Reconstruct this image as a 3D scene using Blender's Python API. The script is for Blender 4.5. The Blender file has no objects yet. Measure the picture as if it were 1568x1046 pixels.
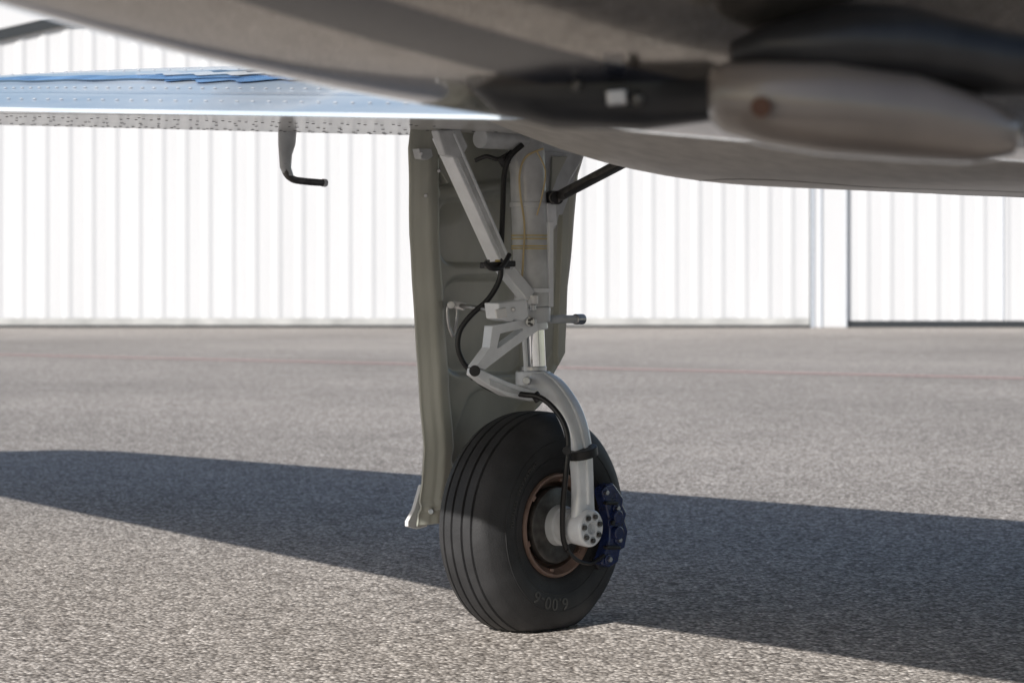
import bpy, bmesh, math, random
from mathutils import Vector, Matrix
random.seed(4)
scene=bpy.context.scene
# ---------------------------------------------------------------- site frame
W=Vector((.669,.743,0)); N=Vector((.743,-.669,0)); Z=Vector((0,0,1))
G=Vector((.043,4.94,0)); EYE=.73; F=3705.0
def L(t,c,z): return G+W*c-N*t+Z*z          # t outboard, c forward, z up (metres)
def S(u,v,dy=0.0):                          # image pixel unprojected to an assumed depth
    y=4.94+dy; return Vector(((u-784)/F*y,y,EYE-(v-412)/F*y))
def SN(u,v,t):                              # image pixel projected onto the fore/aft plane at span offset t
    k=(u-784)/F
    c=(k*(4.94+.669*t)-.043+.743*t)/(.669-.743*k)
    p=L(t,c,0); p.z=EYE-(v-412)/F*p.y; return p
def sm(x): x=max(0,min(1,x)); return x*x*(3-2*x)
def interp(tab,x):
    if x<=tab[0][0]: return tab[0][1]
    for a,b in zip(tab,tab[1:]):
        if x<=b[0]: return a[1]+(b[1]-a[1])*(x-a[0])/(b[0]-a[0])
    return tab[-1][1]
def sinterp(tab,x):
    if x<=tab[0][0]: return tab[0][1]
    if x>=tab[-1][0]: return tab[-1][1]
    n=len(tab)
    for i in range(n-1):
        if x<=tab[i+1][0]:
            x0,y0=tab[i];x1,y1=tab[i+1]
            m0=(y1-tab[max(i-1,0)][1])/(x1-tab[max(i-1,0)][0]) 
            m1=(tab[min(i+2,n-1)][1]-y0)/(tab[min(i+2,n-1)][0]-x0)
            h=x1-x0; s=(x-x0)/h
            return (2*s**3-3*s*s+1)*y0+(s**3-2*s*s+s)*h*m0+(-2*s**3+3*s*s)*y1+(s**3-s*s)*h*m1
# ---------------------------------------------------------------- materials
def mat(name,col,rough=.5,metal=0,coat=0,var=.08,scale=30,bump=0,bscale=200,coat_r=.05,spec=.5,col2=None,stretch=None):
    m=bpy.data.materials.new(name); m.use_nodes=True; nt=m.node_tree; b=nt.nodes['Principled BSDF']
    b.inputs['Roughness'].default_value=rough; b.inputs['Metallic'].default_value=metal
    b.inputs['Coat Weight'].default_value=coat; b.inputs['Coat Roughness'].default_value=coat_r
    b.inputs['Specular IOR Level'].default_value=spec
    g=nt.nodes.new('ShaderNodeNewGeometry'); n=nt.nodes.new('ShaderNodeTexNoise'); n.inputs['Scale'].default_value=scale
    n.inputs['Detail'].default_value=5
    mp=nt.nodes.new('ShaderNodeMapping'); nt.links.new(g.outputs['Position'],mp.inputs[0])
    if stretch: mp.inputs['Scale'].default_value=stretch
    nt.links.new(mp.outputs[0],n.inputs['Vector'])
    r=nt.nodes.new('ShaderNodeValToRGB'); r.color_ramp.elements[0].position=.32; r.color_ramp.elements[1].position=.68
    c2=col2 or [min(1,x*(1+var)) for x in col]
    r.color_ramp.elements[0].color=(*[x*(1-var) for x in col],1); r.color_ramp.elements[1].color=(*c2,1)
    nt.links.new(n.outputs['Fac'],r.inputs[0]); nt.links.new(r.outputs[0],b.inputs['Base Color'])
    if bump:
        n2=nt.nodes.new('ShaderNodeTexNoise'); n2.inputs['Scale'].default_value=bscale; nt.links.new(g.outputs['Position'],n2.inputs['Vector'])
        bp=nt.nodes.new('ShaderNodeBump'); bp.inputs['Strength'].default_value=bump; bp.inputs['Distance'].default_value=.002
        nt.links.new(n2.outputs['Fac'],bp.inputs['Height']); nt.links.new(bp.outputs[0],b.inputs['Normal'])
    return m
M={}
M['gear']=mat('gear_grey_paint',(.80,.83,.87),.28,0,.6,.09,22,.06)
M['geard']=mat('gear_grey_paint_dull',(.56,.58,.60),.38,0,.3,.20,18,.06)
M['door']=mat('door_primer_paint',(.44,.445,.395),.28,0,.5,.20,7,.08,60,stretch=(1,1,.35))
M['chrome']=mat('polished_piston',(.88,.89,.91),.12,1,0,.04,40)
M['rubber']=mat('tire_rubber',(.034,.034,.036),.58,0,0,.30,14,.3,260,spec=.4)
M['hose']=mat('black_hose',(.010,.010,.011),.35,0,0,.2,60)
M['black']=mat('black_fitting',(.015,.015,.017),.45,0,0,.3,50,.2)
M['steel']=mat('steel_fitting',(.55,.55,.56),.32,1,0,.15,60,.1)
M['dsteel']=mat('dark_steel',(.13,.125,.12),.42,.8,0,.3,50,.1)
M['bronze']=mat('bronze_rim',(.29,.195,.16),.40,.35,0,.25,30,.1)
M['navy']=mat('navy_caliper',(.013,.026,.10),.25,0,.7,.3,60,.2)
M['yellow']=mat('yellow_tie',(.60,.46,.14),.5)
M['tan']=mat('tan_wire',(.62,.50,.28),.5)
M['white']=mat('white_paint',(.80,.80,.80),.3,0,1,.03,6)
M['wing']=mat('wing_lower_paint',(.50,.50,.50),.35,0,.5,.12,3,coat_r=.12)
M['flap']=mat('wing_upper_pale_paint',(.52,.64,.78),.3,0,.6,.12,4,coat_r=.08,col2=(.74,.80,.86),stretch=(1,1,1))
M['blue']=mat('blue_stripe_paint',(.09,.27,.62),.25,0,.3,.35,14,coat_r=.05,col2=(.22,.44,.80))
M['blue2']=mat('white_streak_paint',(.80,.84,.88),.25,0,.3,.05,14,coat_r=.05)
M['belly']=mat('belly_glossy_paint',(.30,.265,.23),.15,.65,.6,.24,60,coat_r=.03,spec=.8,stretch=(1,1,.5))  # stretched noise colour paints in the streaky asphalt reflection on the gloss
M['breflect']=mat('belly_painted_shadow_reflection',(.016,.02,.034),.25,0,.15,.1,8,coat_r=.1)  # navy colour paints in the ground shadow mirrored by the belly
M['fair']=mat('fairing_paint',(.46,.435,.405),.38,0,.25,.12,30,coat_r=.2,spec=.25)
M['seam']=mat('panel_gap',(.02,.02,.02),.7)
M['rivet']=mat('rivet_dark',(.05,.05,.055),.5,.3)
M['fixture']=mat('dark_fixture',(.018,.018,.02),.5,0,.2,.3,30)
M['pod']=mat('pod_plastic',(.21,.175,.15),.33,0,.9,.15,12,coat_r=.12)
M['rust']=mat('rust_mark',(.11,.045,.022),.6)
M['hang']=mat('hangar_white_steel',(.66,.665,.68),.5,0,0,.03,1.2,stretch=(1,1,.25))
M['hangd']=mat('hangar_grey_trim',(.52,.56,.62),.5)
M['fnd']=mat('hangar_sill_concrete',(.46,.46,.45),.8,0,0,.2,3,.2)
M['gap']=mat('door_gap_rubber',(.03,.035,.04),.8)
M['roof']=mat('roof_metal',(.5,.5,.5),.5,.3)
M['glass']=mat('window_glass',(.03,.04,.05),.08,0,1,.05)
# ---------------------------------------------------------------- mesh helpers
def empty(name,loc=(0,0,0)):
    e=bpy.data.objects.new(name,None); e.location=loc; scene.collection.objects.link(e); return e
def mk(name,verts,faces,m,parent=None,ang=35,bev=0,solid=0,sub=0,recalc=True):
    me=bpy.data.meshes.new(name); me.from_pydata([tuple(v) for v in verts],[],faces); me.update()
    if recalc:
        bm=bmesh.new(); bm.from_mesh(me); bmesh.ops.recalc_face_normals(bm,faces=bm.faces); bm.to_mesh(me); bm.free()
    for p in me.polygons: p.use_smooth=True
    me.set_sharp_from_angle(angle=math.radians(ang))
    me.materials.append(M[m]); o=bpy.data.objects.new(name,me); scene.collection.objects.link(o)
    if parent:
        o.parent=parent; o.matrix_parent_inverse=Matrix.Translation(-Vector(parent.location))
    if solid:
        s=o.modifiers.new('s','SOLIDIFY'); s.thickness=solid; s.offset=0
    if bev:
        b=o.modifiers.new('b','BEVEL'); b.width=bev; b.segments=3; b.limit_method='ANGLE'; b.angle_limit=math.radians(40); b.harden_normals=True
    return o
def frame(d):
    d=d.normalized(); a=Z if abs(d.z)<.9 else W
    x=a.cross(d).normalized(); y=d.cross(x); return x,y
def catmull(P,n):
    out=[]
    for i in range(len(P)-1):
        p0=P[max(i-1,0)];p1=P[i];p2=P[i+1];p3=P[min(i+2,len(P)-1)]
        for k in range(n):
            s=k/n
            out.append(.5*((2*p1)+(p2-p0)*s+(2*p0-5*p1+4*p2-p3)*s*s+(-p0+3*p1-3*p2+p3)*s**3))
    out.append(P[-1]); return out
def tube(name,P,r,m,parent,n=8,seg=14,smooth=True):
    P=[Vector(p) for p in P]
    if smooth and len(P)>2: P=catmull(P,n)
    x,y=frame(P[1]-P[0]); V=[];Fc=[]
    for i,p in enumerate(P):
        d=(P[min(i+1,len(P)-1)]-P[max(i-1,0)]).normalized()
        x=(x-d*x.dot(d)).normalized(); y=d.cross(x)
        for k in range(seg):
            a=2*math.pi*k/seg; V.append(p+x*math.cos(a)*r+y*math.sin(a)*r)
    for i in range(len(P)-1):
        for k in range(seg):
            Fc.append((i*seg+k,i*seg+(k+1)%seg,(i+1)*seg+(k+1)%seg,(i+1)*seg+k))
    Fc.append(tuple(range(seg))); Fc.append(tuple((len(P)-1)*seg+k for k in range(seg)))
    return mk(name,V,Fc,m,parent)
def cyl(name,a,b,r,m,parent,seg=32,bev=.0015,r2=None):
    a=Vector(a);b=Vector(b);x,y=frame(b-a);V=[]
    for p,rr in((a,r),(b,r2 or r)):
        for k in range(seg):
            t=2*math.pi*k/seg; V.append(p+x*math.cos(t)*rr+y*math.sin(t)*rr)
    Fc=[(k,(k+1)%seg,seg+(k+1)%seg,seg+k) for k in range(seg)]+[tuple(range(seg)),tuple(range(seg,2*seg))]
    return mk(name,V,Fc,m,parent,bev=bev)
def beam(name,a,b,w,h,m,parent,up=None,bev=.003,w2=None):
    a=Vector(a);b=Vector(b);d=(b-a).normalized(); up=up or N
    y=(up-d*up.dot(d)).normalized(); x=d.cross(y); V=[]
    for p,ww in((a,w),(b,w2 or w)):
        for sx,sy in((-1,-1),(1,-1),(1,1),(-1,1)): V.append(p+x*sx*ww/2+y*sy*h/2)
    return mk(name,V,[(0,1,2,3),(4,5,6,7),(0,1,5,4),(1,2,6,5),(2,3,7,6),(3,0,4,7)],m,parent,bev=bev)
def plate(name,poly,t0,t1,m,parent,bev=.002,hole=None):
    tm=(t0+t1)/2; A=[SN(u,v,tm) for u,v in poly]; n=len(A)
    V=[p+N*(t1-t0)/2*-1 for p in A]+[p+N*(t1-t0)/2 for p in A]
    if not hole:
        Fc=[tuple(range(n)),tuple(range(n,2*n))]+[(k,(k+1)%n,n+(k+1)%n,n+k) for k in range(n)]
    else:
        H=[SN(u,v,tm) for u,v in hole]; q=2*n
        V+=[p-N*(t1-t0)/2 for p in H]+[p+N*(t1-t0)/2 for p in H]
        Fc=[]
        for k in range(n):
            j=(k+1)%n
            Fc+=[(k,j,q+j,q+k),(n+k,n+j,q+n+j,q+n+k),(k,j,n+j,n+k),(q+k,q+j,q+n+j,q+n+k)]
    return mk(name,V,Fc,m,parent,bev=bev)
def revolve(name,prof,C,m,parent,seg=96,ang=35,post=None,closed=False):
    V=[];Fc=[];n=len(prof)
    for k in range(seg):
        a=2*math.pi*k/seg; e=W*math.cos(a)+Z*math.sin(a)
        for ax,r in prof: V.append(C+N*ax+e*r)
    for k in range(seg):
        j=(k+1)%seg
        for i in range(n-1): Fc.append((k*n+i,k*n+i+1,j*n+i+1,j*n+i))
        if closed: Fc.append((k*n+n-1,k*n,j*n,j*n+n-1))
    if post: V=[post(v) for v in V]
    return mk(name,V,Fc,m,parent,ang=ang)
def bolt(name,p,d,r,h,m,parent): return cyl(name,p,p+d*h,r,m,parent,seg=6,bev=.0006)

# ================================================================= GROUND
def ground():
    m=bpy.data.materials.new('aged_asphalt'); m.use_nodes=True; nt=m.node_tree; b=nt.nodes['Principled BSDF']; K=nt.links.new
    g=nt.nodes.new('ShaderNodeNewGeometry')
    def vor(s):
        v=nt.nodes.new('ShaderNodeTexVoronoi'); v.inputs['Scale'].default_value=s; K(g.outputs['Position'],v.inputs['Vector']); return v
    def noi(s,d=4):
        v=nt.nodes.new('ShaderNodeTexNoise'); v.inputs['Scale'].default_value=s; v.inputs['Detail'].default_value=d; K(g.outputs['Position'],v.inputs['Vector']); return v
    def ramp(src,stops):
        r=nt.nodes.new('ShaderNodeValToRGB'); cr=r.color_ramp
        cr.elements[0].position=stops[0][0]; cr.elements[0].color=(*stops[0][1],1)
        cr.elements[1].position=stops[-1][0]; cr.elements[1].color=(*stops[-1][1],1)
        for p,c in stops[1:-1]:
            e=cr.elements.new(p); e.color=(*c,1)
        K(src,r.inputs[0]); return r.outputs[0]
    def mul(a,b2):
        x=nt.nodes.new('ShaderNodeMix'); x.data_type='RGBA'; x.blend_type='MULTIPLY'; x.inputs[0].default_value=1
        K(a,x.inputs[6]); K(b2,x.inputs[7]); return x.outputs[2]
    v=vor(116); sp=nt.nodes.new('ShaderNodeSeparateColor'); K(v.outputs['Color'],sp.inputs[0])
    stones=ramp(sp.outputs[0],((0,(.22,.205,.195)),(.25,(.40,.38,.358)),(.6,(.57,.545,.518)),(.85,(.72,.695,.665)),(1,(1,.98,.95))))
    binder=ramp(v.outputs['Distance'],((.30,(1,1,1)),(.75,(.40,.39,.38))))
    c=mul(stones,binder)
    c=mul(c,ramp(noi(.30,8).outputs[0],((.3,(.83,.805,.785)),(.7,(1.14,1.10,1.075)))))
    c=mul(c,ramp(noi(3.2,4).outputs[0],((.3,(.93,.925,.92)),(.7,(1.06,1.055,1.05)))))
    c=mul(c,ramp(noi(26,3).outputs[0],((.3,(.82,.81,.80)),(.65,(1.10,1.09,1.08)))))
    v2=vor(40); sp2=nt.nodes.new('ShaderNodeSeparateColor'); K(v2.outputs['Color'],sp2.inputs[0])
    c=mul(c,ramp(sp2.outputs[1],((.0,(.74,.73,.72)),(.10,(.76,.75,.74)),(.14,(1,1,1)))))
    K(c,b.inputs['Base Color'])
    b.inputs['Roughness'].default_value=.85; b.inputs['Specular IOR Level'].default_value=.3
    bp=nt.nodes.new('ShaderNodeBump'); bp.inputs['Strength'].default_value=.85; bp.inputs['Distance'].default_value=.0035; bp.invert=True
    K(v.outputs['Distance'],bp.inputs['Height']); K(bp.outputs[0],b.inputs['Normal'])
    M['ground']=m
ground()
mk('asphalt_apron_ground',[(-300,-300,0),(300,-300,0),(300,300,0),(-300,300,0)],[(0,1,2,3)],'ground')
M['red']=mat('faded_red_line_paint',(.70,.36,.34),.8,0,0,.15,60,col2=(.56,.45,.42))
a=Vector((-4.37,20.6,0));b_=Vector((3.4,16.1,0)); d=(b_-a).normalized(); p=Vector((-d.y,d.x,0))*.075
A=a-d*40;B=b_+d*40
mk('painted_red_line',[A-p+Z*.004,B-p+Z*.004,B+p+Z*.004,A+p+Z*.004],[(0,1,2,3)],'red')
# ================================================================= HANGAR
H=empty('metal_hangar_building',(1,30.05,0))
def ribwall(name,x0,x1,y,z0,ztop,pitch=.29,depth=.012,m='hang'):
    xs=[];x=x0
    while x<x1-.001:
        for dx,dd in((0,0),(pitch*.52,0),(pitch*.69,-depth),(pitch*.83,-depth)):
            if x+dx<x1: xs.append((x+dx,dd))
        x+=pitch
    xs.append((x1,0)); V=[];Fc=[]
    for x,dd in xs: V+=[(x,y+dd,z0),(x,y+dd,ztop(x))]
    for i in range(len(xs)-1): Fc.append((2*i,2*i+2,2*i+3,2*i+1))
    return mk(name,V,Fc,m,H,recalc=False,ang=10)
gable=lambda x:5.36-abs(x-1)*.2295
def hbox(name,x0,x1,y0,y1,z0,z1,m,bev=.004):
    V=[(x,y,z) for z in(z0,z1) for x,y in((x0,y0),(x1,y0),(x1,y1),(x0,y1))]
    return mk(name,V,[(0,1,2,3),(4,5,6,7),(0,1,5,4),(1,2,6,5),(2,3,7,6),(3,0,4,7)],m,H,bev=bev)
ribwall('front_wall_panels',-13,3.70,30.10,.09,gable)
ribwall('sliding_door_panels',4.18,15,30.12,.085,gable)
hbox('wall_sill',-13,3.70,30.072,30.3,0.0,.030,'gap')
hbox('base_flashing',-13,3.70,30.06,30.07,.032,.12,'fnd')
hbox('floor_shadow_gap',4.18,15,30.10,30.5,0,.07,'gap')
hbox('door_post',3.72,4.17,30.06,30.3,0,4.5,'hang',.01)
hbox('post_edge_a',3.715,3.75,30.04,30.058,0,4.5,'hangd')
hbox('post_edge_b',3.83,3.85,30.04,30.058,0,4.5,'hangd')
hbox('post_edge_c',4.145,4.160,30.05,30.058,0,4.5,'hangd')
for i,x in enumerate((6.1,7.95,10.4)): hbox('door_leaf_seam_%d'%i,x,x+.015,30.09,30.11,.1,4,'hangd')
hbox('side_wall_l',-13.1,-13.0,30.1,48,0,2.12,'hang'); hbox('side_wall_r',15.0,15.1,30.3,48,0,2.12,'hang')
def rake(name,y0,y1,dz0,dz1,m):
    V=[]
    for y in(y0,y1):
        for x in(-13.6,1,15.6):
            V+=[(x,y,gable(x)+dz0),(x,y,gable(x)+dz1)]
    Fc=[(0,2,3,1),(2,4,5,3),(6,8,9,7),(8,10,11,9),(0,2,8,6),(2,4,10,8),(1,3,9,7),(3,5,11,9),(0,1,7,6),(4,5,11,10)]
    mk(name,V,Fc,m,H)
rake('rake_dark_trim',30.03,30.07,-.10,.03,'gap')
rake('rake_white_fascia',30.02,30.09,.032,.62,'hang')
rake('roof_sheet',30.0,48,.63,.68,'roof')
# ================================================================= MAIN GEAR
GR=empty('main_landing_gear',(G.x,G.y,0))
AX=.212; WC=L(0,0,AX)
half=[(.0,.2285),(.0105,.2283),(.0120,.2235),(.0155,.2235),(.0170,.2278),(.034,.2262),(.0355,.2215),(.039,.2212),(.0405,.2245),(.055,.2185),(.066,.2085),(.0665,.2075),(.0735,.197),(.079,.183),(.0815,.168),(.0805,.150),(.0775,.136),(.0765,.1345),(.073,.122),(.069,.112),(.063,.104),(.058,.100)]
prof=[(-a,r) for a,r in half[:0:-1]]+half
def squash(v):
    d=v-WC; ax=d.dot(N)
    if v.z<.05:
        k=(.05-v.z)/.065; v=v+N*(ax*.12*k*k)
    if v.z<.006: v.z=.0005+.0055*math.exp((v.z-.006)/.006)
    return v
revolve('tire',prof,WC,'rubber',GR,seg=200,ang=28,post=squash)
for i,(ax,r) in enumerate(((.0812,.172),(.0785,.140))):
    revolve('sidewall_ring_%d'%i,[(ax-.002,r-.0012),(ax+.0008,r-.0008),(ax+.0008,r+.0008),(ax-.002,r+.0012)],WC,'rubber',GR,seg=140,post=squash)
def letters(body,phi,r0,size,name):
    cu=bpy.data.curves.new(name,'FONT'); cu.body=body; cu.size=size; cu.extrude=.0007; cu.align_x='CENTER'; cu.resolution_u=3; cu.space_character=1.1
    to=bpy.data.objects.new('tmp',cu); scene.collection.objects.link(to); bpy.context.view_layer.update()
    me=bpy.data.meshes.new_from_object(to); bpy.data.objects.remove(to)
    sw=sorted([(r,a) for a,r in half[9:]])
    V=[]
    for v in me.vertices:
        r=r0+v.co.y; a=phi-v.co.x/r0; e=W*math.cos(a)+Z*math.sin(a)
        V.append(squash(WC+N*(interp(sw,r)+.0009+v.co.z)+e*r))
    mk(name,V,[tuple(p.vertices) for p in me.polygons],'letter',GR,ang=30)
M['letter']=mat('tire_letter_rubber',(.070,.068,.065),.6)
letters('6.00-6',math.radians(-104),.146,.036,'tire_size_lettering')
letters('TUBELESS  8 PLY RATING',math.radians(150),.150,.012,'tire_rating_lettering')
# rim
revolve('rim_flange',[(.060,.104),(.066,.106),(.071,.1035),(.071,.099),(.064,.094),(.058,.088),(.035,.085),(.030,.080),(.028,.060),(.026,.030),(.03,.0)],WC,'bronze',GR,ang=30)
revolve('rim_flange_outboard',[(-.060,.104),(-.066,.106),(-.071,.1035),(-.071,.099),(-.064,.094),(-.058,.088),(-.035,.085),(-.030,.080),(-.028,.060),(-.026,.030),(-.03,.0)],WC,'bronze',GR,ang=30)
for k in range(6):
    a=math.radians(60*k+20); e=W*math.cos(a)+Z*math.sin(a)
    beam('rim_key_%d'%k,WC+e*.091+N*.045,WC+e*.091+N*.066,.012,.006,'bronze',GR,up=e,bev=.001)
revolve('brake_disc',[(.046,.034),(.046,.076),(.052,.079),(.060,.079),(.066,.076),(.068,.070),(.068,.034)],WC,'dsteel',GR,ang=30)
revolve('hub_bearing',[(.06,.0),(.06,.042),(.085,.040),(.088,.036),(.105,.034),(.108,.030),(.125,.028),(.13,0)],WC,'geard',GR,ang=30)
revolve('axle_boss',[(.118,0),(.118,.035),(.150,.038),(.1545,.037),(.157,.034),(.157,.013),(.148,.012),(.146,0)],WC,'gear',GR,ang=30,seg=64)
for k in range(7):
    a=2*math.pi*k/7+.3; e=W*math.cos(a)+Z*math.sin(a)
    p=WC+e*.0245+N*.156
    cyl('axle_bolt_washer_%d'%k,p,p+N*.002,.0078,'steel',GR,seg=20,bev=.0003)
    bolt('axle_bolt_%d'%k,p+N*.0021,N,.0052,.004,'dsteel',GR)
cyl('axle_bore',WC+N*.1465,WC+N*.148,.0115,'geard',GR)
# caliper
plate('brake_caliper',[(915,752),(922,742),(932,739),(940,750),(948,762),(947,772),(953,785),(950,796),(955,812),(950,838),(943,842),(940,860),(926,868),(914,862),(919,846),(926,825),(927,800),(922,778)],-.092,-.118,'navy',GR,bev=.004)
plate('caliper_backing',[(912,748),(928,744),(942,775),(945,830),(930,866),(912,872),(905,860),(918,845),(922,800),(910,775)],-.066,-.088,'black',GR,bev=.003)
for i,(u,v) in enumerate(((925,754),(942,778),(945,826),(930,856),(934,800))):
    p=SN(u,v,-.118); cyl('caliper_bolt_seat_%d'%i,p,p+N*.004,.010,'navy',GR,seg=20); bolt('caliper_bolt_%d'%i,p+N*.0042,N,.0055,.006,'steel' if i<4 else 'black',GR)
for i,(u,v) in enumerate(((938,790),(939,815))):
    p=SN(u,v,-.112); cyl('caliper_piston_housing_%d'%i,p,p+N*.018,.014,'navy',GR,seg=28,bev=.003)
beam('caliper_bridge',SN(926,770,-.12),SN(944,770,-.12),.008,.012,'black',GR)
beam('caliper_bridge_low',SN(926,838,-.12),SN(948,838,-.12),.008,.012,'black',GR)
tube('caliper_line',[SN(868,842,-.12),SN(885,858,-.125),SN(905,862,-.13),SN(925,850,-.135)],.004,'hose',GR)
def sweeprect(name,P,hw,hn,m,n=8):
    pts=catmull([Vector(p) for p in P],n); V=[];Fc=[];k=16;mm=len(pts)
    for i,p in enumerate(pts):
        d=(pts[min(i+1,mm-1)]-pts[max(i-1,0)]).normalized()
        x=W; y=d.cross(x).normalized(); s=i/(mm-1)
        a_=sinterp(hw,s); b2=sinterp(hn,s)
        for j in range(k):
            t=2*math.pi*(j+.5)/k; ct,st=math.cos(t),math.sin(t)
            V.append(p+x*a_*math.copysign(abs(ct)**.45,ct)+y*b2*math.copysign(abs(st)**.45,st))
    for i in range(mm-1):
        for j in range(k): Fc.append((i*k+j,i*k+(j+1)%k,(i+1)*k+(j+1)%k,(i+1)*k+j))
    Fc+=[tuple(range(k)),tuple(range((mm-1)*k,mm*k))]
    return mk(name,V,Fc,m,GR,ang=50)
sweeprect('fork_leg',[L(.012,0,.508),L(-.018,0,.503),L(-.058,0,.482),L(-.098,0,.440),L(-.122,0,.385),L(-.131,0,.32),L(-.133,0,.25),L(-.133,0,.21)],
   [(0,.026),(.2,.032),(.5,.029),(.75,.025),(.9,.029),(1,.033)],[(0,.020),(.2,.020),(.45,.016),(.8,.013),(1,.013)],'gear')
sweeprect('fork_leg_rib',[L(-.02,.0,.520),L(-.066,0,.497),L(-.112,0,.446),L(-.137,0,.386),L(-.146,0,.32),L(-.148,0,.26)],
   [(0,.006),(.5,.006),(1,.004)],[(0,.006),(1,.004)],'gear')
cyl('leg_clamp_band',SN(891,699,-.133),SN(889,686,-.133),.0335,'black',GR,seg=24)
cyl('leg_clamp_nut',SN(868,690,-.15),SN(868,690,-.165),.009,'black',GR,seg=12)
cyl('fork_collar',L(0,0,.492),L(0,0,.522),.036,'gear',GR,bev=.004)
cyl('fork_collar_lip',L(0,0,.5225),L(0,0,.532),.028,'steel',GR)
cyl('oleo_piston',S(821,580),S(816,478),.0215,'chrome',GR)
tube('piston_side_rail',[S(806,572,-.02),S(803,520,-.02),S(802,500,-.02)],.005,'gear',GR)
cyl('oleo_collar_low',S(817,506),S(816,494),.030,'gear',GR,bev=.003)
cyl('oleo_collar_mid',S(816,493.5),S(816,470),.036,'geard',GR,bev=.003)
cyl('oleo_cylinder',S(815,470),S(806,205),.0365,'geard',GR,bev=.002,seg=48)
cyl('oleo_cylinder_ring',S(815,448),S(815,441),.039,'gear',GR)
cyl('oleo_cylinder_ring_b',S(809,318),S(809,310),.039,'geard',GR)
plate('trunnion_casting',[(790,215),(884,215),(880,245),(862,275),(852,300),(846,322),(838,352),(812,352),(800,300),(792,262)],.06,.01,'geard',GR,bev=.006)
plate('trunnion_web_opening',[(845,240),(868,240),(852,272),(842,300)],.009,.004,'door',GR,bev=.001)
cyl('side_lug',SN(850,303,-.0),SN(850,303,-.045),.013,'dsteel',GR)
plate('cylinder_lug_plate',[(830,312),(843,308),(845,345),(832,352)],.0,-.03,'gear',GR)
plate('painted_highlight_bar',[(831,340),(838,340),(838,470),(831,470)],-.0,-.035,'gear',GR,bev=.001)  # pale bar added as the painted bounce-light highlight on the cylinder
cyl('trunnion_pin',L(0,-.16,.99),L(0,.22,.99),.020,'geard',GR)
for i,v in enumerate((361,366,377,381)):
    cyl('yellow_tie_%d'%i,S(811,v+.8),S(811,v-.8),.0378,'yellow',GR,seg=40,bev=0)
tube('sensor_wire',[S(832,228,-.04),S(806,240,-.045),S(796,265,-.045),S(797,300,-.045),S(803,345,-.045),S(801,400,-.045),S(799,440,-.045),S(806,462,-.045)],.0022,'tan',GR)
tube('sensor_wire_b',[S(822,232,-.045),S(835,262,-.04),S(830,300,-.045),S(822,330,-.045)],.0016,'tan',GR)
# diagonal drag brace
p1=SN(678,205,.0); p2=SN(766,402,-.0)
beam('drag_brace_upper',p1,p2,.036,.034,'gear',GR,w2=.030)
beam('drag_brace_web',p1+W*.010+N*.0195,p2+W*.008+N*.0195,.005,.004,'gear',GR,bev=.001)
beam('drag_brace_groove',p1-W*.002+N*.0175,p2-W*.002+N*.0175,.012,.003,'geard',GR,bev=.0008)
p3=SN(797,455,.0)+N*.02
beam('drag_brace_lower',p2+(p2-p1)*.02,p3,.028,.026,'gear',GR)
plate('drag_brace_top_lug',[(664,200),(700,198),(712,225),(700,245),(676,238)],.0,-.02,'geard',GR,bev=.004)
beam('brace_clamp',SN(742,407,-.055),SN(782,404,-.055),.012,.03,'black',GR)
for i,u in enumerate((746,762,777)): cyl('clamp_bolt_%d'%i,SN(u,412,-.06),SN(u,398,-.06),.0055,'dsteel' if i!=1 else 'yellow',GR,seg=12)
tube('clamp_hook',[SN(742,402,-.07),SN(752,411,-.075),SN(768,409,-.075),SN(780,390,-.07)],.005,'black',GR)
beam('thin_strut',SN(775,400,-.01),SN(800,445,-.01),.014,.014,'geard',GR)
tube('side_brace_rod',[SN(848,305,-.02),S(972,240,-.28)],.0115,'dsteel',GR,smooth=False)
cyl('side_brace_rod_end',SN(842,303,-.02),SN(855,303,-.05),.014,'black',GR)
tube('side_brace_line',[S(866,300,-.06),S(915,272,-.16),S(966,247,-.28)],.004,'black',GR,smooth=False)
hs=[(800,222,-.06),(780,242,-.07),(772,270,-.07),(770,320,-.075),(768,370,-.08),(767,402,-.09),(765,428,-.09),(748,458,-.09),(722,482,-.09),(705,505,-.09),(701,530,-.09),(708,553,-.09),(722,570,-.09),(738,588,-.09),(765,600,-.09),(800,604,-.09),(828,609,-.1),(852,630,-.12),(866,655,-.135),(870,685,-.14),(866,730,-.14),(862,775,-.12),(862,820,-.11),(868,842,-.1)]
tube('brake_hose',[S(*h) for h in hs],.0056,'hose',GR,n=6)
tube('brake_hose_upper_loop',[S(728,246,-.03),S(745,240,-.04),S(762,244,-.05),S(775,238,-.05),S(790,228,-.04)],.0045,'hose',GR)
for i,(u,v,r) in enumerate(((772,248,.010),(767,404,.010),(727,571,.014),(822,608,.009))):
    cyl('hose_clip_%d'%i,S(u-4,v-6,-.09 if i else -.06),S(u+4,v+6,-.09 if i else -.06),r,'black',GR,seg=16)
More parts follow.
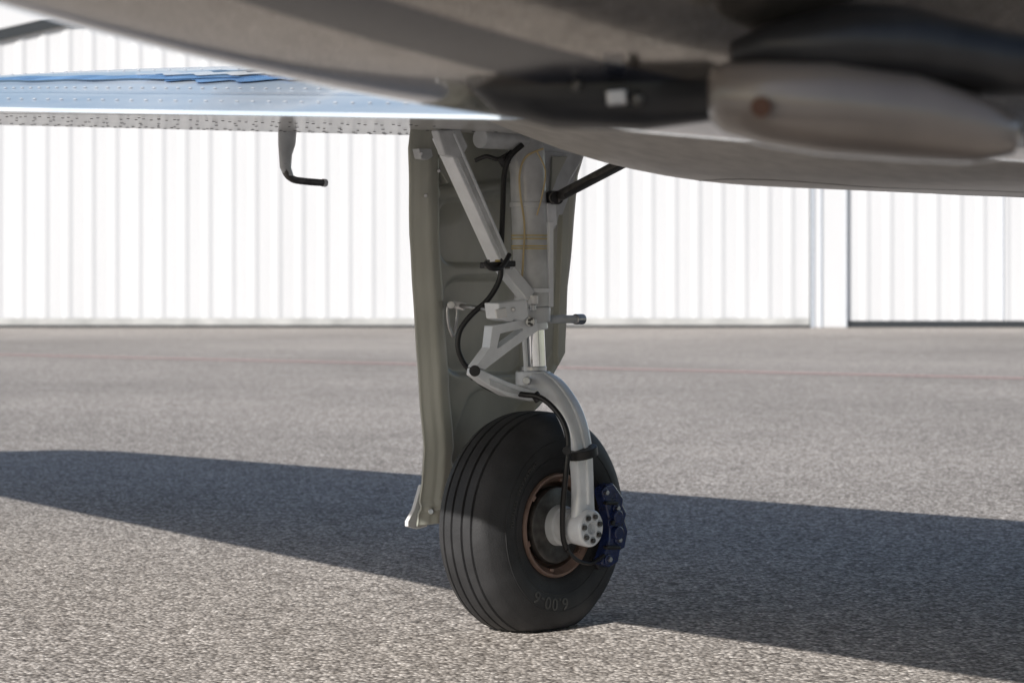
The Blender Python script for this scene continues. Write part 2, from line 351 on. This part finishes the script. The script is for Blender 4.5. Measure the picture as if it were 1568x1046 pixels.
# torque links
plate('torque_link_upper',[(748,499),(808,486),(816,490),(818,506),(778,534),(736,566),(722,562),(744,532)],-.015,-.038,'gear',GR,bev=.002,
   hole=[(760,511),(780,506),(794,503),(795,505),(786,512),(757,533),(755,532),(757,524)])
plate('torque_link_lower',[(722,563),(736,568),(770,584),(806,596),(836,598),(838,612),(806,614),(770,606),(738,588),(720,574)],-.015,-.040,'gear',GR,bev=.003)
plate('torque_link_lower_pocket',[(748,580),(775,591),(800,600),(800,606),(775,600),(750,590)],-.0385,-.042,'geard',GR,bev=.001)
cyl('torque_link_knee_pin',SN(727,568,0),SN(727,568,-.055),.011,'black',GR)
cyl('torque_link_top_pin',SN(812,493,0),SN(812,493,-.05),.010,'steel',GR)
for k in range(5):
    a=k*1.25; c0=SN(812,493,-.05); e=W*math.cos(a)+Z*math.sin(a); bolt('link_nut_%d'%k,c0+e*.006,N,.003,.004,'dsteel',GR)
cyl('torque_link_bottom_pin',SN(806,583,0),SN(806,583,-.045),.008,'steel',GR)
plate('switch_bracket',[(752,464),(796,458),(798,486),(790,491),(778,488),(774,492),(766,492),(755,488)],-.02,-.06,'gear',GR,bev=.003)
plate('switch_bracket_cover',[(758,474),(774,471),(776,486),(760,488)],-.0605,-.066,'white',GR,bev=.002)
cyl('switch_screw',SN(786,474,-.06),SN(786,474,-.064),.0045,'steel',GR,seg=10)
cyl('sensor_body',S(816,466,-.045),S(816,452,-.045),.011,'white',GR,bev=.002)
cyl('sensor_body_cap',S(816,476,-.045),S(816,466.5,-.045),.007,'steel',GR)
cyl('door_pushrod',SN(702,468,.10),SN(758,476,-.03),.0048,'steel',GR)
cyl('pushrod_end',SN(694,466,.11),SN(712,470,.085),.008,'white',GR)
cyl('pushrod_pin',SN(691,467,.15),SN(691,467,.09),.008,'steel',GR)
tube('door_lever_loop',[SN(u,v,.125) for u,v in((692,513),(687,498),(685,475),(688,465),(694,463),(699,468),(699,490),(694,513),(692,513))],.0034,'steel',GR,n=5)
cyl('jack_stub',SN(842,489,.0),SN(888,489,.0),.0085,'geard',GR,bev=.002)
cyl('jack_stub_tip',SN(880,489,.0),SN(893,489,.0),.011,'steel',GR,bev=.003)
# gear door
Lf=[(182,636),(192,627),(228,623),(360,626),(480,637),(600,651),(690,664),(740,665),(765,663),(808,662)]
Rf=[(182,884),(228,886),(270,873),(440,862),(540,862),(562,852),(580,842),(610,836),(640,812),(700,785),(797,706),(808,696)]
def sdbox(u,v,cu,cv,hu,hv,r):
    x=abs(u-cu)-hu+r;y=abs(v-cv)-hv+r
    return math.hypot(max(x,0),max(y,0))+min(max(x,y),0)-r
def press(u,v,a):
    l=interp(Lf,v); rr=interp(Rf,v); dl=u-l; dr=rr-u
    h=-.014*(1-sm(dl/14))
    h+=.010*sm((dl-12)/8)*(1-sm((dl-30)/8))
    h-=.012*sm((dl-32)/8)
    h+=.012*sm((14-dr)/8)
    h-=.014*(1-sm(sdbox(u-(v-355)*.05,v,722,356,50,50,22)/6+.5))
    h-=.013*(1-sm(sdbox(u-(v-500)*.05,v,745,500,62,74,26)/7+.5))
    h-=.018*(1-sm(sdbox(u+(v-660)*.35,v,758,655,48,62,24)/10+.5))
    h+=.009*(1-sm((abs(v-292+(u-700)*.1)-5)/6))*sm((dl-30)/10)*sm((dr-10)/10)
    h+=.005*(1-sm((abs(v-780+(u-660)*.3)-3)/5))
    h+=.0012*math.sin(u*.05+v*.021)*math.sin(v*.037)
    return h
def doorcurve(v): return -.05*((v-182)/626.)**2+.02
nu,nv=90,220; V=[];Fc=[];V2=[]
for j in range(nv+1):
    v=182+(808-182)*j/nv
    l=interp(Lf,v); rr=interp(Rf,v)
    for i in range(nu+1):
        u=l+(rr-l)*i/nu; v2=v-(u-l)*.28*sm((v-770)/38.)
        q=SN(u,v2,.165); V.append(q+N*(press(u,v,0)+doorcurve(v)))
        u2=l+24+(rr-l-26)*i/nu; v3=v-4-(u2-l)*.28*sm((v-770)/38.); V2.append(SN(u2,v3,.165)+N*(-.046+doorcurve(v)))
for j in range(nv):
    for i in range(nu):
        q=j*(nu+1)+i; Fc.append((q,q+1,q+nu+2,q+nu+1))
mk('gear_door_inner_panel',V,Fc,'door',GR,ang=80,recalc=False,solid=.005)
mk('gear_door_outer_skin',V2,Fc,'white',GR,ang=80,recalc=False,solid=.003)
cyl('door_rivet_a',SN(660,783,.195),SN(660,783,.178),.006,'steel',GR,seg=16)
plate('door_lower_tip_skin',[(643,742),(655,742),(652,806),(636,810),(622,806),(622,798),(632,780)],.235,.225,'white',GR,bev=.002)
plate('door_hinge_bracket',[(636,228),(656,228),(658,240),(650,246),(640,244)],.15,.13,'geard',GR,bev=.002)
plate('door_hinge_bracket_b',[(664,225),(684,225),(690,270),(682,282),(670,262)],.15,.135,'door',GR,bev=.002)
for i,(u,v) in enumerate(((645,236),(676,240),(652,300),(672,262))): cyl('door_screw_%d'%i,SN(u,v,.145),SN(u,v,.125),.004,'steel',GR,seg=12)
plate('door_right_flange',[(860,270),(870,262),(864,430),(862,540),(852,560),(850,540)],.10,.085,'door',GR,bev=.002)
plate('door_right_arm',[(862,250),(886,228),(874,280),(856,330),(848,326)],.08,.06,'geard',GR,bev=.002)

# ================================================================= AIRPLANE
AP=empty('airplane',(1.38,3.74,0))
def zlow(t): return 1.003+.054*t
def upk(t): return interp([(.4,1.27),(1.3,1.0),(3,.85),(4.5,.7),(4.75,.25)],t)
def le_(t): return .77-.085*max(t,0)-(.3*sm((t-4.5)/.3) if t>4.5 else 0)
def te_(t): return -1.41+.17*max(t,0)
def uptab(t):
    te,le=te_(t),le_(t); ch=le-te; k=upk(t)
    return [(te,-.012),(te+.10*ch,.020*k),(te+.21*ch,.055*k),(te+.33*ch,.077*k),(te+.46*ch,.094*k),(te+.60*ch,.108*k),(te+.74*ch,.115*k),(le-.13*ch,.112*k),(le-.05*ch,.096*k),(le-.015*ch,.078*k)]
def zup(t,c): return zlow(t)+sinterp(uptab(t),c)
def wing(side):
    def LL(t,c,z):
        return L(t,c,z) if side>0 else L(-3.6-t,c,z)
    st=[-1.25,-.9,-.5,-.2,0.,.25,.5,.8,1.2,1.6,2,2.5,3,3.5,4,4.4,4.6,4.7,4.75]
    secs=[]
    for t in st:
        le,te=le_(t),te_(t); ch=le-te; z=zlow(t); kk=upk(t)
        k=-.80+.135*max(t,0)
        low=[(le,.062*kk),(le-.010*ch,.040*kk),(le-.03*ch,.022*kk),(le-.06*ch,.012),(le-.12*ch,.005),(le-.22*ch,0),((le+k)/2-.1,.0),(k+.012,.002)]
        flap=[(k+.010,.005),(k+.002,.005),(k,.002),((k+te)/2,-.006),(te+.02,-.017),(te,-.018)]
        ut=uptab(t); up=[]
        for i in range(1+3*(len(ut)-1)):
            a=i/3; j=min(int(a),len(ut)-2); c=ut[j][0]+(ut[j+1][0]-ut[j][0])*(a-j); up.append((c,sinterp(ut,c)))
        secs.append([LL(t,c,z+dz) for c,dz in low+flap+up])
    m=len(secs[0]); V=[p for s in secs for p in s]; Fc=[];mi=[]
    for i in range(len(secs)-1):
        for j in range(m):
            Fc.append((i*m+j,i*m+(j+1)%m,(i+1)*m+(j+1)%m,(i+1)*m+j)); mi.append(1 if j>=12 and j<m-2 else(2 if 7<=j<=9 else 0))
    Fc+=[tuple(range(m)),tuple(range((len(secs)-1)*m,len(secs)*m))]; mi+=[0,0]
    o=mk('right_wing' if side>0 else 'left_wing',V,Fc,'wing',AP,ang=25)
    o.data.materials.append(M['flap']); o.data.materials.append(M['seam'])
    for p_,q in zip(o.data.polygons,mi): p_.material_index=q
    return o
wing(1); wing(-1)
V=[];Fc=[]
def rivet(t,c,z,r=.0042,sg=-1):
    c0=L(t,c,z); b0=len(V); k=8
    for q in range(k): V.append(c0+W*r*math.cos(2*math.pi*q/k)+N*r*math.sin(2*math.pi*q/k))
    for q in range(k): V.append(c0+Z*.0012*sg+(W*math.cos(2*math.pi*q/k)+N*math.sin(2*math.pi*q/k))*r*.55)
    for q in range(k): Fc.append((b0+q,b0+(q+1)%k,b0+k+(q+1)%k,b0+k+q))
    Fc.append(tuple(b0+k+q for q in range(k)))
for c,sp,rr in((.22,.045,.005),(.12,.045,.005),(-.20,.06,.0045),(-.50,.045,.004),(-.56,.045,.004)):
    t=-.2
    while t<4.2:
        if random.random()>.05: rivet(t,c-.085*max(t,0)*.7,zlow(t)-.0006,rr)
        t+=sp
for tt in(.45,1.1,1.9,2.7,3.4):
    c=-.72+.135*tt
    while c<.15-.06*tt: rivet(tt,c,zlow(tt)-.0004,.0036); c+=.05
mk('wing_rivets',V,Fc,'rivet',AP)
V=[];Fc=[]
for f,sp,rr in((.045,.035,.0040),(.115,.03,.0040),(.24,.05,.004)):
    t=-1.1
    while t<3.5:
        c=te_(t)+f*(le_(t)-te_(t)); rivet(t,c,zup(t,c)+.001,rr,1); t+=sp
M['rivw']=mat('rivet_white',(.85,.86,.88),.2,0,1)
mk('upper_skin_rivets',V,Fc,'rivw',AP)
def strip(name,t0,t1,f0,f1,m,dz,taper=True,wob=.006):
    V=[];Fc=[];n=40;nq=6
    for k in range(n+1):
        t=t0+(t1-t0)*k/n; wv=math.sin(math.pi*k/n)**.5 if taper else 1; cm=(f0+f1)/2+(wob*math.sin(k*.8) if taper else 0)
        for q in range(nq):
            f=cm+(q/(nq-1)-.5)*(f1-f0)*wv; c=te_(t)+f*(le_(t)-te_(t)); V.append(L(t,c,zup(t,c)+dz))
    for k in range(n):
        for q in range(nq-1): Fc.append((k*nq+q,k*nq+q+1,k*nq+q+nq+1,k*nq+q+nq))
    mk(name,V,Fc,m,AP)
strip('wing_upper_blue_stripe',-.52,-.02,.145,.225,'blue',.003)
strip('wing_upper_blue_stripe_long',-.30,.75,.150,.175,'blue',.0045,True,.003)
strip('wing_upper_white_streak',-.42,.02,.170,.188,'blue2',.0065,True,.005)
strip('wing_upper_panel_seam',-1.2,4.3,.082,.085,'rivw',.003,False)
# fuselage loft
CT=-1.8
def FP(s,t,z): return L(CT+t,s,z)
sec=[(-6.8,1.66,.10,.16),(-6.0,1.56,.22,.30),(-5.0,1.40,.34,.42),(-4.0,1.22,.46,.54),(-3.2,1.06,.55,.60),(-2.6,.953,.60,.635),(-2.3,.908,.61,.645),(-2.0,.879,.62,.65),(-1.6,.866,.63,.66),(-1.,.862,.63,.66),(0,.862,.63,.66),(1.2,.864,.63,.66),(2.2,.87,.60,.60),(3.0,.88,.54,.50),(3.8,.93,.44,.38),(4.2,1.0,.30,.26),(4.4,1.08,.14,.14)]
tb=[(s[0],s[1]) for s in sec];tw=[(s[0],s[2]) for s in sec];th_=[(s[0],s[3]) for s in sec]
V=[];Fc=[];K=144;ns=110
for i in range(ns+1):
    s=-6.8+11.2*i/ns; b0=sinterp(tb,s);hw=sinterp(tw,s);hh=sinterp(th_,s)
    for k in range(K):
        a=2*math.pi*k/K; ca,sa=math.cos(a),math.sin(a); e=2/2.5
        V.append(FP(s,hw*math.copysign(abs(ca)**e,ca),b0+hh+hh*math.copysign(abs(sa)**e,sa)))
for i in range(ns):
    for k in range(K): Fc.append((i*K+k,i*K+(k+1)%K,(i+1)*K+(k+1)%K,(i+1)*K+k))
Fc+=[tuple(range(K)),tuple(range(ns*K,ns*K+K))]
fo=mk('fuselage',V,Fc,'belly',AP,ang=40); fo.data.materials.append(M['breflect'])
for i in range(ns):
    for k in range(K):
        if 103<=k<=105: fo.data.polygons[i*K+k].material_index=1  # near-side faces coloured as the reflected shadow band
# belly / wing root fairing
zp=[(0,.853),(.4,.855),(.7,.859),(.95,.873),(1.12,.903),(1.28,.955),(1.42,.993),(1.55,1.012),(1.7,1.03)]
def fairz(t,c):
    z=sinterp(zp,abs(t))
    return z+.10*(1-sm((c+1.05)/.6))**1.3*(1 if abs(t)<.7 else 1-.2*(abs(t)-.7))+.15*sm((c-.5)/.5)
V=[];Fc=[];na,nb=80,60
for i in range(na+1):
    t=-1.7+3.4*i/na
    for j in range(nb+1):
        c=-1.05+2.0*j/nb
        V.append(FP(c,t,fairz(t,c)))
for i in range(na):
    for j in range(nb):
        q=i*(nb+1)+j; Fc.append((q,q+1,q+nb+2,q+nb+1))
mk('wing_root_fairing',V,Fc,'fair',AP,ang=60,solid=.003)
pts=[]
for k in range(60):
    a=2*math.pi*k/60; t=.80+.26*math.cos(a); c=-.25+.36*math.sin(a)
    pts.append(FP(c,t,fairz(t,c)-.0006))
tube('wheel_well_seam',pts+[pts[0]],.0016,'seam',AP,smooth=False,seg=6)
def surf(name,pts,th,m='white'):
    V=[];k=len(pts)
    for s in(-1,1):
        for p_ in pts: V.append(p_+s*th)
    mk(name,V,[tuple(range(k)),tuple(range(k,2*k))]+[(i,(i+1)%k,k+(i+1)%k,k+i) for i in range(k)],m,AP,bev=.02)
surf('tail_fin',[FP(-5.3,0,1.95),FP(-6.2,0,3.4),FP(-6.9,0,3.4),FP(-6.9,0,1.8)],N*.04)
surf('tailplane',[FP(-5.9,.1,1.78),FP(-6.3,2.2,1.78),FP(-6.9,2.2,1.78),FP(-6.9,-2.2,1.78),FP(-6.3,-2.2,1.78),FP(-5.9,-.1,1.78)],Z*.03)
cyl('propeller_spinner',FP(4.35,0,1.18),FP(4.75,0,1.18),.17,'white',AP,r2=.03,bev=.01)
for k in range(4):
    e=(N*math.cos(k*math.pi/2+.5)+Z*math.sin(k*math.pi/2+.5)); c0=FP(4.5,0,1.18)
    beam('propeller_blade_%d'%k,c0+e*.1,c0+e*.78,.12,.02,'fixture',AP,up=W,w2=.08)
for sd in(-1,1):
    for k in range(4):
        c0=-.6+k*.75
        surf('cabin_window_%d_%d'%(k,sd),[FP(c0-.18,sd*.605,1.65),FP(c0+.18,sd*.605,1.65),FP(c0+.18,sd*.575,1.92),FP(c0-.18,sd*.575,1.92)],N*.02,'glass')
# pitot mast
PT=L(.953,.2,zlow(.953))
def PP(a,z): return PT+W*a+Z*z
V=[];Fc=[];rows=[(0.02,-.028,.030,.012),(-.03,-.028,.024,.011),(-.055,-.026,.013,.009),(-.085,-.023,.010,.009),(-.104,-.010,.018,.009)]
for z,a0,a1,h in rows:
    am=(a0+a1)/2;hw=(a1-a0)/2
    for k in range(16):
        a=2*math.pi*k/16; V.append(PP(am+hw*math.cos(a),z)+N*h*math.sin(a))
for i in range(len(rows)-1):
    for k in range(16): Fc.append((i*16+k,i*16+(k+1)%16,(i+1)*16+(k+1)%16,(i+1)*16+k))
Fc+=[tuple(range(16)),tuple(range((len(rows)-1)*16,len(rows)*16))]
mk('pitot_mast',V,Fc,'geard',AP,ang=60)
tube('pitot_probe',[PP(-.012,-.075),PP(-.004,-.098),PP(.018,-.112),PP(.055,-.116),PP(.115,-.118)],.0085,'dsteel',AP)
cyl('pitot_tip',PP(.113,-.118),PP(.125,-.118),.0095,'geard',AP)
def blob(name,C,ax,prof,m,ex=1.0,seg=28):
    side=Z.cross(ax).normalized(); V=[];Fc=[]
    for al,hw,hh,zo in prof:
        for k in range(seg):
            a=2*math.pi*k/seg; ca,sa=math.cos(a),math.sin(a)
            V.append(C+ax*al+side*hw*math.copysign(abs(ca)**ex,ca)+Z*(zo+hh*math.copysign(abs(sa)**ex,sa)))
    n=len(prof)
    for i in range(n-1):
        for k in range(seg): Fc.append((i*seg+k,i*seg+(k+1)%seg,(i+1)*seg+(k+1)%seg,(i+1)*seg+k))
    Fc+=[tuple(range(seg)),tuple(range((n-1)*seg,n*seg))]
    return mk(name,V,Fc,m,AP,ang=60)
X=Vector((1,0,0))
c0=S(935,134,2.15-4.94)
blob('belly_drain_fairing',c0,X,[(-.125,.01,.010,.010),(-.10,.03,.030,.006),(-.05,.05,.036,0),(.03,.05,.036,-.002),(.09,.045,.030,.0),(.12,.01,.018,.005)],'fixture',ex=.7)
cyl('drain_pipe',S(885,124,2.08-4.94),S(880,140,2.08-4.94),.004,'dsteel',AP)
beam('drain_valve',S(928,150,2.08-4.94),S(960,147,2.08-4.94),.015,.02,'steel',AP)
beam('drain_valve_tab',S(968,152,2.08-4.94),S(985,152,2.08-4.94),.010,.02,'dsteel',AP)
c1=S(1320,165,1.95-4.94)
pr=[(-.124,.010,.012,.012),(-.121,.026,.022,.010),(-.112,.038,.028,.008),(-.08,.052,.034,.004),(-.03,.06,.038,.0),(.04,.062,.035,-.008),(.09,.055,.027,-.018),(.118,.035,.018,-.022),(.128,.008,.006,-.022)]
blob('antenna_pod',c1,X,pr,'pod',ex=.75)
blob('antenna_pod_base',c1+Z*.036+Vector((.01,.01,0)),X,[(-.115,.02,.01,.008),(-.09,.05,.018,.012),(-.02,.062,.034,.014),(.03,.064,.034,.012),(.10,.06,.028,.0),(.15,.05,.022,-.004),(.2,.03,.018,-.006)],'fixture',ex=.9)
cyl('pod_rust_mark',S(1165,164,1.905-4.94),S(1165,164,1.885-4.94),.008,'rust',AP)
# opposite main gear, mirrored about the aircraft centreline
o2=empty('main_landing_gear.001')
cp=G-N*CT
nn=N; R=Matrix.Identity(4)
for i in range(3):
    for j in range(3): R[i][j]=(1 if i==j else 0)-2*nn[i]*nn[j]
tr=2*nn*cp.dot(nn)
for i in range(3): R[i][3]=tr[i]
bpy.context.view_layer.update()
for ch in list(GR.children):
    q=ch.copy(); scene.collection.objects.link(q); q.parent=o2; q.matrix_parent_inverse=Matrix.Identity(4); q.matrix_basis=ch.matrix_world.copy()
o2.matrix_world=R
# ================================================================= LIGHT / SKY / CAMERA
el=math.radians(32)
d=Vector((W.x*math.cos(el),W.y*math.cos(el),-math.sin(el)))
sl=bpy.data.lights.new('sun','SUN'); sl.energy=5; sl.angle=math.radians(.5); sl.color=(1,.965,.915)
so=bpy.data.objects.new('sun',sl); so.rotation_euler=d.to_track_quat('-Z','Y').to_euler(); so.location=(-5,-5,10); scene.collection.objects.link(so)
w=bpy.data.worlds.new('World'); scene.world=w; w.use_nodes=True; nt=w.node_tree
sk=nt.nodes.new('ShaderNodeTexSky'); sk.sky_type='NISHITA'; sk.sun_disc=False; sk.sun_elevation=el; sk.sun_rotation=math.atan2(-W.x,-W.y)%(2*math.pi)
bg=nt.nodes['Background']; bg.inputs[1].default_value=.10; nt.links.new(sk.outputs[0],bg.inputs[0])
cam=bpy.data.cameras.new('camera'); co=bpy.data.objects.new('camera',cam); scene.collection.objects.link(co)
co.location=(0,0,EYE); co.rotation_euler=(math.radians(90),0,0); cam.lens=85.06; cam.sensor_width=36; cam.shift_y=-111/1568
cam.clip_start=.05; cam.clip_end=1500
cam.dof.use_dof=True; cam.dof.focus_distance=4.88; cam.dof.aperture_fstop=7.5
scene.camera=co
scene.view_settings.view_transform='Standard'; scene.view_settings.look='None'; scene.view_settings.exposure=0
